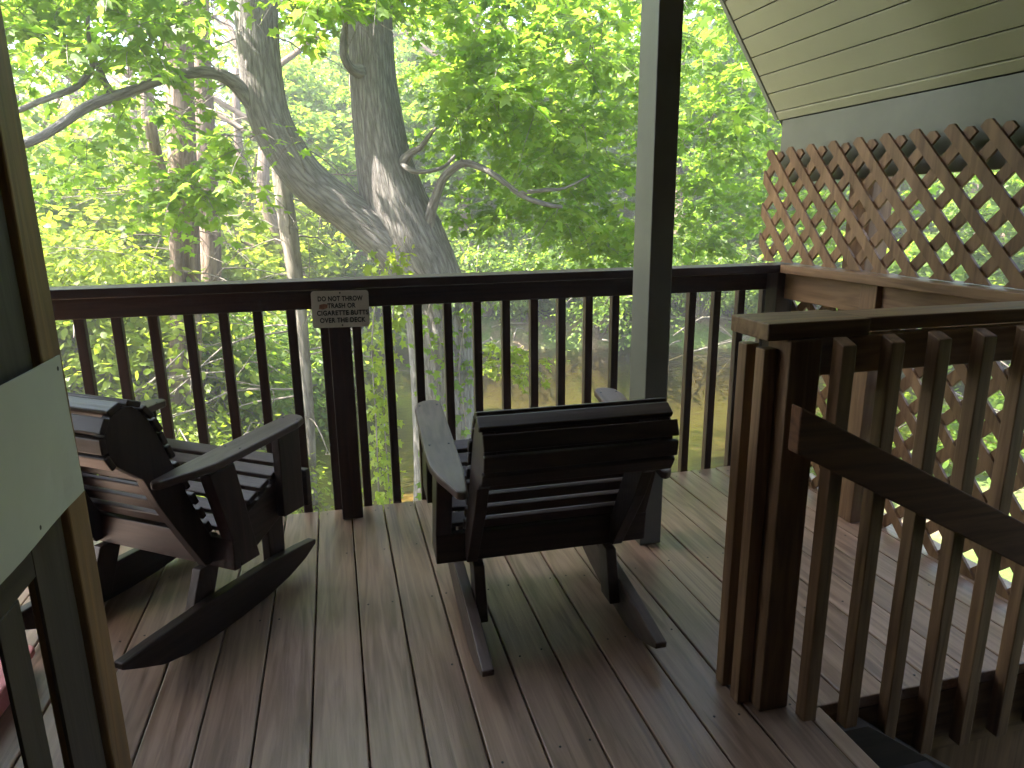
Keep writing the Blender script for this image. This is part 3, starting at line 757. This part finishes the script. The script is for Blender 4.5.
# leafy sprays of the maple; each region: px box, depth range, number
segs_left = [(255, 0), (259, 60), (268, 115), (288, 155), (312, 185), (345, 210), (385, 240)]
def clear_of_trunk(p):
    x, y = pix(p)
    if p[1] > 7.6: return True
    if 325 < x < 440 and 15 < y < 300: return False
    if 425 < x < 480 and 150 < y < 262 and p[1] < 7: return rg.random() < .15
    for sx_, sy_ in segs_left:
        if math.hypot(x-sx_, y-sy_) < 46: return rg.random() < .10
    return True
regions = [((5, -70, 165, 60), (5.8, 8.8), 48), ((190, -70, 245, 10), (5.2, 8), 7), ((30, 70, 160, 190), (6.8, 10.5), 13), ((160, 140, 235, 215), (6.4, 7.2), 3), ((240, -90, 430, 26), (5.2, 8.5), 46),
           ((425, -60, 650, 120), (5.6, 10.5), 110), ((440, 110, 650, 225), (6.2, 11), 66), ((560, 215, 660, 262), (6.5, 9), 12),
           ((655, -60, 790, 150), (6, 11), 62), ((680, 150, 780, 250), (7, 12), 38), ((225, 100, 300, 150), (5.6, 6.2), 3), ((170, 150, 215, 200), (6.0, 7.0), 5),
           ((270, 130, 300, 165), (6.2, 6.6), 3), ((-700, -900, 1500, -90), (5.5, 12), 80), ((-500, -90, 0, 200), (5, 11), 24), ((790, -90, 1400, 220), (6, 12), 110)]
C = []
for (x0, y0, x1, y1), (ya, yb), cnt in regions:
    for _ in range(cnt):
        for tr in range(20):
            p = at(rg.uniform(x0, x1), rg.uniform(y0, y1), rg.uniform(ya, yb))
            if clear_of_trunk(p): break
        else: continue
        if p[1] < 4.4 or p[2] < -.5 or p[2] > 9: continue
        C.append(p)
C = np.array(C)
P, D, Qn, TW = sprays(rg, C, rg.uniform(.4, .8, len(C)), 5, 15, .45, .25)
keep = np.array([clear_of_trunk(p) for p in P]) & (P[:, 1] > 4.0)
P, D, Qn = P[keep], D[keep], Qn[keep]
cm = leaves_mesh('crown', P, D, Qn, rg.uniform(.065, .130, len(P)), MAPLE)
link('crown', cm, M['leaf'], maple)
tv, tf, ts = twig_arrays(TW); link('twigs', mesh_np('twigs', tv, tf, ts), M['twig'], maple)
for ch in maple.children: ch.location = Vector((0, 0, 0)) - maple.location

def dead_branches(rgl, pts, n, lmin, lmax, zmin=-1.5, zmax=6):
    tb = Tubes()
    pts = np.array(pts)
    for k in range(n):
        i = rgl.integers(0, len(pts)-1); f = rgl.random(); p = pts[i]*(1-f)+pts[i+1]*f
        if not zmin < p[2] < zmax: continue
        a = rgl.uniform(0, 6.28); L = rgl.uniform(lmin, lmax); d = np.array([math.cos(a), math.sin(a)*.8, rgl.uniform(-.15, .35)])
        Q = [p]; dr = rgl.uniform(-.6, -.15)
        for j in range(1, 6):
            t = j/5; Q.append(p + d*L*t + np.array([0, 0, dr*L*t*t]) + rgl.normal(0, .05*L*.6, 3)*t)
        tb.add(Q, np.linspace(.014, .003, 6)*rgl.uniform(.7, 1.3), 5, 0, k, 2)
        for s_ in range(rgl.integers(2, 6)):
            j = rgl.integers(1, 5); q0 = np.array(Q[j]); dd = d + rgl.normal(0, .6, 3); ll = L*rgl.uniform(.2, .45)
            tb.add([q0, q0+dd*ll*.5+rgl.normal(0, .03, 3), q0+dd*ll+np.array([0, 0, -.15*ll])], [.006, .004, .0015], 4, 0, k, 2)
    return tb
def reroot(root):
    for ch in root.children: ch.location = Vector((0, 0, 0)) - root.location
def bank_tree(label, pts_px, Y, mk, seed, nd, crown_n=0, group=None):
    P, Q = pathpx(pts_px, Y)
    base = P[-1]
    root = thing('bank_tree', label, 'tree', (base[0], base[1], float(ground_z(base[0], base[1]))), 0, group)
    P = list(P); Q = list(Q); P.append(np.array([base[0], base[1], float(ground_z(base[0], base[1]))-.2])); Q.append(Q[-1]*1.25)
    tb = Tubes(); pp = tb.add(P, Q, 20, .05, seed, 4); tb.build('trunk', M[mk], root)
    rgl = np.random.default_rng(seed)
    dead_branches(rgl, P, nd, .8, 2.6).build('dead_branches', M['twig'], root)
    if crown_n:
        top = P[0]
        C = np.stack([rgl.normal(top[0], 1.4, crown_n), rgl.normal(top[1]+.5, 1.4, crown_n), rgl.uniform(4.8, 9, crown_n)], 1)
        a, d, q_, tw = sprays(rgl, C, rgl.uniform(.4, .9, crown_n), 5, 14, .3)
        link('crown', leaves_mesh('crown', a, d, q_, rgl.uniform(.07, .13, len(a)), OVAL), M['leaf_far'], root)
    reroot(root); return root
bank_tree('brown trunk at the left, thickest of the slim trees', [(172, -420, 9), (176, -150, 11.5), (178, 0, 13), (181, 120, 13.5), (185, 240, 14), (186, 340, 14.5), (184, 440, 15)], 10.2, 'bark_brown', 21, 46, 70)
bank_tree('brown trunk close behind and right of the thickest slim tree', [(194, -380, 6.5), (198, -100, 8), (201, 40, 8.5), (206, 150, 9.5), (211, 260, 10), (207, 360, 10), (205, 440, 10.5)], 11.8, 'bark_brown', 22, 40, 70)
bank_tree('slim pale trunk just left of the notice', [(262, -200, 5.5), (272, 60, 7.5), (281, 170, 8.8), (289, 230, 9.2), (296, 280, 7.8), (303, 340, 6), (309, 430, 6), (311, 500, 6.5)], 9.2, 'bark_pale', 23, 34, 20)
# broken leaning snag
tb = Tubes(); P, Q = pathpx([(149, 117, 3.0, 9.6), (151, 128, 5.5, 9.6), (156, 155, 6, 9.7), (166, 190, 6.2, 9.8), (174, 215, 6.5, 9.9), (178, 300, 6.5, 9.9), (176, 440, 7, 9.9), (176, 500, 8, 9.9)], 9.8); tb.add(P, Q, 10, .12, 31)
sg = tb.build('snag', M['bark_brown']); tag(sg, 'dark broken stub leaning beside the thickest slim tree', 'dead tree')

# ---- crowns across the river and up the left bank
def crown_mesh(name, seed, rx, rz, n, leaf, tm, size=(.12, .22), tw=4, nl=14):
    rgl = np.random.default_rng(seed)
    C = []
    lob = rgl.normal(0, 1, (9, 3)); lob = norm(lob)*np.array([rx, rx, rz])*rgl.uniform(.35, .75, (9, 1)); lr_ = rgl.uniform(.3, .5, 9)
    while len(C) < n:
        j = rgl.integers(0, 9); v = rgl.normal(0, 1, 3); v /= np.linalg.norm(v)
        C.append(lob[j] + v*np.array([rx, rx, rz*.8])*lr_[j]*rgl.uniform(.45, 1.05))
    C = np.array(C)
    P, D, Qn, TW = sprays(rgl, C, rgl.uniform(.45, .95, n), tw, nl, .35)
    return leaves_mesh(name, P, D, Qn, rgl.uniform(size[0], size[1], len(P)), tm)
CM = [crown_mesh('crown', 101, 3.2, 4.0, 260, None, DIAM), crown_mesh('crown', 102, 3.8, 4.6, 330, None, DIAM), crown_mesh('crown', 103, 2.6, 3.4, 220, None, DIAM, (.10, .18))]
SM = [crown_mesh('foliage', 111, 1.25, .85, 120, None, OVAL, (.045, .09), 5, 15), crown_mesh('foliage', 112, 1.0, .7, 90, None, OVAL, (.045, .09), 5, 15)]
def trunk_mesh(seed, h):
    rgl = np.random.default_rng(seed); tb = Tubes()
    P = [(rgl.normal(0, .08*k), rgl.normal(0, .08*k), h*k/5) for k in range(6)]; P[0] = (0, 0, -.4)
    tb.add(P, np.linspace(.22, .07, 6), 9, .06, seed, 2)
    for k in range(6):
        a = rgl.uniform(0, 6.28); z = h*rgl.uniform(.35, .9); p = np.array([0, 0, z]); d = np.array([math.cos(a), math.sin(a), .55])
        tb.add([p, p+d*1.1, p+d*2.1+np.array([0, 0, .2])], [.07, .045, .02], 6, .05, k, 2)
    o = tb.build('trunk', M['bark_brown']); me = o.data; bpy.data.objects.remove(o); return me
TM = [trunk_mesh(201, 8.5), trunk_mesh(202, 9.5), trunk_mesh(203, 7.5)]
for me_ in CM: me_.materials.append(M['leaf_far'])
for me_ in SM: me_.materials.append(M['leaf_far'])
def wild_tree(x, y, kind, sc_, lift, leaf, label, group, rz):
    z = float(ground_z(x, y))
    root = thing('leafy_tree', label, 'tree', (x, y, z), rz, group); root.scale = (sc_, sc_, sc_*rnd.uniform(.9, 1.15))
    t = bpy.data.objects.new('trunk', TM[kind]); COL.objects.link(t); t.parent = root
    c = bpy.data.objects.new('crown', CM[kind]); COL.objects.link(c); c.parent = root; c.location = (0, 0, lift)
    c.material_slots[0].link = 'OBJECT'; c.material_slots[0].material = M[leaf]
    return root
FAR = 'leafy tree in the green wall of crowns across the river'
LEFT = 'sunlit leafy tree among the crowns behind the slim left trunks'
far_spots = [(1, 23.5, 0), (4.2, 22.0, 1), (7.2, 21.2, 2), (10.2, 20.0, 0), (13.4, 19.2, 1), (16.5, 18.0, 2), (20, 18.5, 0), (2.5, 27.5, 1), (6.2, 27.0, 0), (9.8, 25.5, 1), (13.8, 24.5, 0), (18, 24, 1), (22.5, 23.5, 2), (-1.5, 26.5, 2), (5, 33, 1), (10.5, 31.5, 0), (16, 31, 1), (0, 32, 0), (24, 30, 1), (15, 11, 1), (19, 8, 0), (17, 14.5, 2), (22, 12, 1), (24, 6, 0)]
for i, (x, y, k) in enumerate(far_spots):
    wild_tree(x, y, k, rnd.uniform(.95, 1.3), rnd.uniform(2.6, 4.8), rnd.choice(['leaf_far', 'leaf_cool', 'leaf_far']), FAR, 'trees across the river', rnd.uniform(0, 6.28))
left_spots = [(-7.6, 14.5, 0), (-4.0, 17.5, 1), (-6.8, 19, 2), (-2.2, 20.5, 0), (-5.0, 20.5, 0), (-9.5, 22, 1), (-4.5, 24.5, 1), (-1.2, 17.0, 2), (-8, 28, 0), (-3, 31, 2)]
for i, (x, y, k) in enumerate(left_spots):
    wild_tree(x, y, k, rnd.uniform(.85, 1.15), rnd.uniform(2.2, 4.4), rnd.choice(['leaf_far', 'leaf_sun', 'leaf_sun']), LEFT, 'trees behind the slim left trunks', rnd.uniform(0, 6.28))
# far wood
rgl = np.random.default_rng(55)
nC = 2600
X = np.concatenate([rgl.uniform(-48, 62, 2000), rgl.uniform(24, 60, 600)]); Y = np.concatenate([rgl.uniform(36, 62, 2000), rgl.uniform(0, 36, 600)]); Z = ground_z(X, Y) + rgl.uniform(.3, 15, nC)*rgl.uniform(.5, 1, nC)
a, d, q_, tw = sprays(rgl, np.stack([X, Y, Z], 1), rgl.uniform(.9, 1.8, nC), 4, 9, .3)
tag(link('far_wood', leaves_mesh('far_wood', a, d, q_, rgl.uniform(.35, .6, len(a)), DIAM), M['leaf_far']), 'pale green far wood filling the gaps between the nearer crowns', 'wood', None, 'stuff')

# ---- shrubs
def shrub(x, y, k, sc_, leaf, label, group, dz=.55):
    z = float(ground_z(x, y))
    root = thing('shrub', label, 'shrub', (x, y, z), rnd.uniform(0, 6.28), group); root.scale = (sc_, sc_, sc_)
    c = bpy.data.objects.new('foliage', SM[k]); COL.objects.link(c); c.parent = root; c.location = (0, 0, dz)
    c.material_slots[0].link = 'OBJECT'; c.material_slots[0].material = M[leaf]
    st = bpy.data.objects.new('stems', STEM); COL.objects.link(st); st.parent = root
tb = Tubes(); rgl = np.random.default_rng(77)
for k in range(16):
    a_ = rgl.uniform(0, 6.28); d_ = np.array([math.cos(a_), math.sin(a_)])*rgl.uniform(.3, 1.0)
    tb.add([(0, 0, -.1), (d_[0]*.4, d_[1]*.4, .5), (d_[0], d_[1], rgl.uniform(.7, 1.2)), (d_[0]*1.5, d_[1]*1.5, rgl.uniform(.5, 1.3))], [.02, .014, .009, .004], 5, 0, k, 2)
so_ = tb.build('stems', M['twig']); STEM = so_.data; bpy.data.objects.remove(so_)
NB = 'green shrub in the thicket below the railing on the left bank'
for (x, y) in [(-1.9, 6.6), (-3.0, 7.6), (-1.5, 8.3), (-4.2, 8.6), (-2.6, 9.6), (-5.4, 10), (-3.6, 11.2), (-6.8, 11.6), (-2.4, 11.8), (-4.8, 12.8), (-7.8, 9.2), (-4.0, 6.4), (-5.8, 7.6), (-3.4, 13.5), (-6.0, 14.0), (-8.5, 13.2), (-2.9, 15.2), (-5.0, 16.5), (-7.6, 16.4), (-10, 17), (-3.6, 18.5), (-6.4, 20)]:
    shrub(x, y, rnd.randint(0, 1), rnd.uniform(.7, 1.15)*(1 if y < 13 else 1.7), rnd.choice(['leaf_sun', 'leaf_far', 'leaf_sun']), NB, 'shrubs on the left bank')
SPL = 'yellow-green sapling in the low growth behind the slim left trunks'
for (x, y) in [(-3.3, 10.4), (-4.6, 11.6), (-2.3, 11.6), (-5.4, 13.2), (-3.4, 13.8), (-1.7, 13.6), (-6.6, 14.6), (-4.6, 15.6), (-2.6, 16)]:
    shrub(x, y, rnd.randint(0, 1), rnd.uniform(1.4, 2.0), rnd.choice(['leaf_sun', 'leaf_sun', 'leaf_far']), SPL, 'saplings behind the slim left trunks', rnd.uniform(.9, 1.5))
FB = 'shrub leaning over the far waterline'
for x in np.arange(-3, 22, 1.45):
    y = float(shore_far(x)) + rnd.uniform(.3, 1.4)
    shrub(float(x), y, rnd.randint(0, 1), rnd.uniform(1.1, 2.0), rnd.choice(['leaf_cool', 'leaf_far', 'leaf_far']), FB, 'shrubs along the far bank', rnd.uniform(.6, 1.1))
RB = 'shrub on the grassy ground seen through the right lattice'
for (x, y) in [(7.5, 5.5), (9.5, 7.0), (6.8, 7.4), (11.5, 5.0), (13, 7.5)]:
    shrub(x, y, rnd.randint(0, 1), rnd.uniform(.9, 1.4), rnd.choice(['leaf_far', 'leaf_sun']), RB, 'shrubs beyond the lattice')

# ---- hanging vine in front of the water, ivy on the trunk, leafy sprig right of the trunk
rgl = np.random.default_rng(91)
vn = thing('hanging_vine', 'yellow-green vine trailing down over the water right of the notice', 'vine', tuple(at(388, 300, 6.6)))
tb = Tubes(); VP = []
for (pp) in ([(398, 255), (392, 320), (384, 400), (388, 470), (391, 520)], [(380, 270), (372, 340), (376, 420), (379, 500)]):
    P, Q = pathpx([(x, y, .8) for x, y in pp], 6.6); q2 = tb.add(P, Q, 5, 0, 1, 4); VP.append(q2)
tb.build('stem', M['bark_pale'], vn)
LP = np.concatenate([VP[0][rgl.integers(0, len(VP[0]), 330)], VP[1][rgl.integers(0, len(VP[1]), 170)]]) + rgl.normal(0, .07, (500, 3))
link('leaves', leaves_mesh('leaves', LP, rgl.normal(0, .6, (500, 3))+np.array([0, -.2, -.7]), rgl.normal(0, .5, (500, 3))+np.array([-.3, -.4, .6]), rgl.uniform(.05, .1, 500), MAPLE), M['leaf_sun'], vn); reroot(vn)
iv = thing('climbing_ivy', 'green creeper climbing the foot of the big maple', 'vine', tuple(at(455, 440, 6.75)))
tb = Tubes(); VP = []
for pp in ([(438, 520), (430, 440), (437, 380), (428, 330), (432, 290)], [(462, 520), (466, 430), (459, 370), (464, 320), (455, 290)]):
    P, Q = pathpx([(x, y, .8) for x, y in pp], 6.83); VP.append(tb.add(P, Q, 5, 0, 1, 4))
tb.build('stem', M['twig'], iv)
LP = np.concatenate([v[rgl.integers(0, len(v), 110)] for v in VP]) + rgl.normal(0, 1, (220, 3))*np.array([.11, .03, .09])
link('leaves', leaves_mesh('leaves', LP, rgl.normal(0, .6, (220, 3))+np.array([0, -.2, -.6]), rgl.normal(0, .4, (220, 3))+np.array([0, -.8, .5]), rgl.uniform(.06, .11, 220), MAPLE), M['leaf'], iv); reroot(iv)
spc = [at(rgl.uniform(485, 545), rgl.uniform(345, 385), rgl.uniform(7.6, 8.6)) for _ in range(9)]
sp = thing('overhanging_sprig', 'yellow-green leafy sprig hanging over the water right of the big trunk', 'branch', tuple(at(510, 365, 8)))
a, d, q_, tw = sprays(rgl, np.array(spc), np.full(9, .30), 4, 9, .3)
link('leaves', leaves_mesh('leaves', a, d, q_, rgl.uniform(.06, .11, len(a)), MAPLE), M['leaf_sun'], sp)
tv, tf, ts = twig_arrays(tw, .004); link('twigs', mesh_np('twigs', tv, tf, ts), M['twig'], sp)
tb = Tubes(); P, Q = pathpx([(462, 345, 2.5, 7.3), (480, 352, 2, 7.7), (500, 360, 1.5, 8), (530, 366, 1, 8.3)], 8); tb.add(P, Q, 6, .1, 1); tb.build('stem', M['twig'], sp); reroot(sp)
# driftwood and roots along the far waterline
tb = Tubes()
for k in range(70):
    x = rgl.uniform(-2, 16); y = float(shore_far(x)) + rgl.uniform(-.2, .5); p = np.array([x, y, WZ+rgl.uniform(.1, .9)])
    d_ = np.array([rgl.normal(0, 1), rgl.normal(-.2, .3), rgl.normal(-.1, .35)]); L = rgl.uniform(.5, 1.8)
    tb.add([p, p+d_*L*.4+rgl.normal(0, .08, 3), p+d_*L*.8+rgl.normal(0, .1, 3)+np.array([0, 0, -.1])], [.035, .025, .01], 5, .1, k, 2)
o = tb.build('root_tangle', M['bark_pale']); tag(o, 'tangle of bare roots and driftwood along the far waterline', 'roots', None, 'stuff')

# ---- the bright damp air over the river
bm = bmesh.new(); bm_box(bm, -71, 81, -21, 79, WZ-1.9, 21)
m = bpy.data.materials.new('haze'); m.use_nodes = True; n = m.node_tree; n.nodes.clear()
out = n.nodes.new('ShaderNodeOutputMaterial'); pv = n.nodes.new('ShaderNodeVolumePrincipled')
pv.inputs['Color'].default_value = (.96, .98, .95, 1); pv.inputs['Density'].default_value = HAZE; pv.inputs['Anisotropy'].default_value = .3
n.links.new(pv.outputs[0], out.inputs['Volume'])
hz = fin(bm, 'haze', m, None, 0); tag(hz, 'thin bright haze between the trees', 'haze', None, 'stuff')
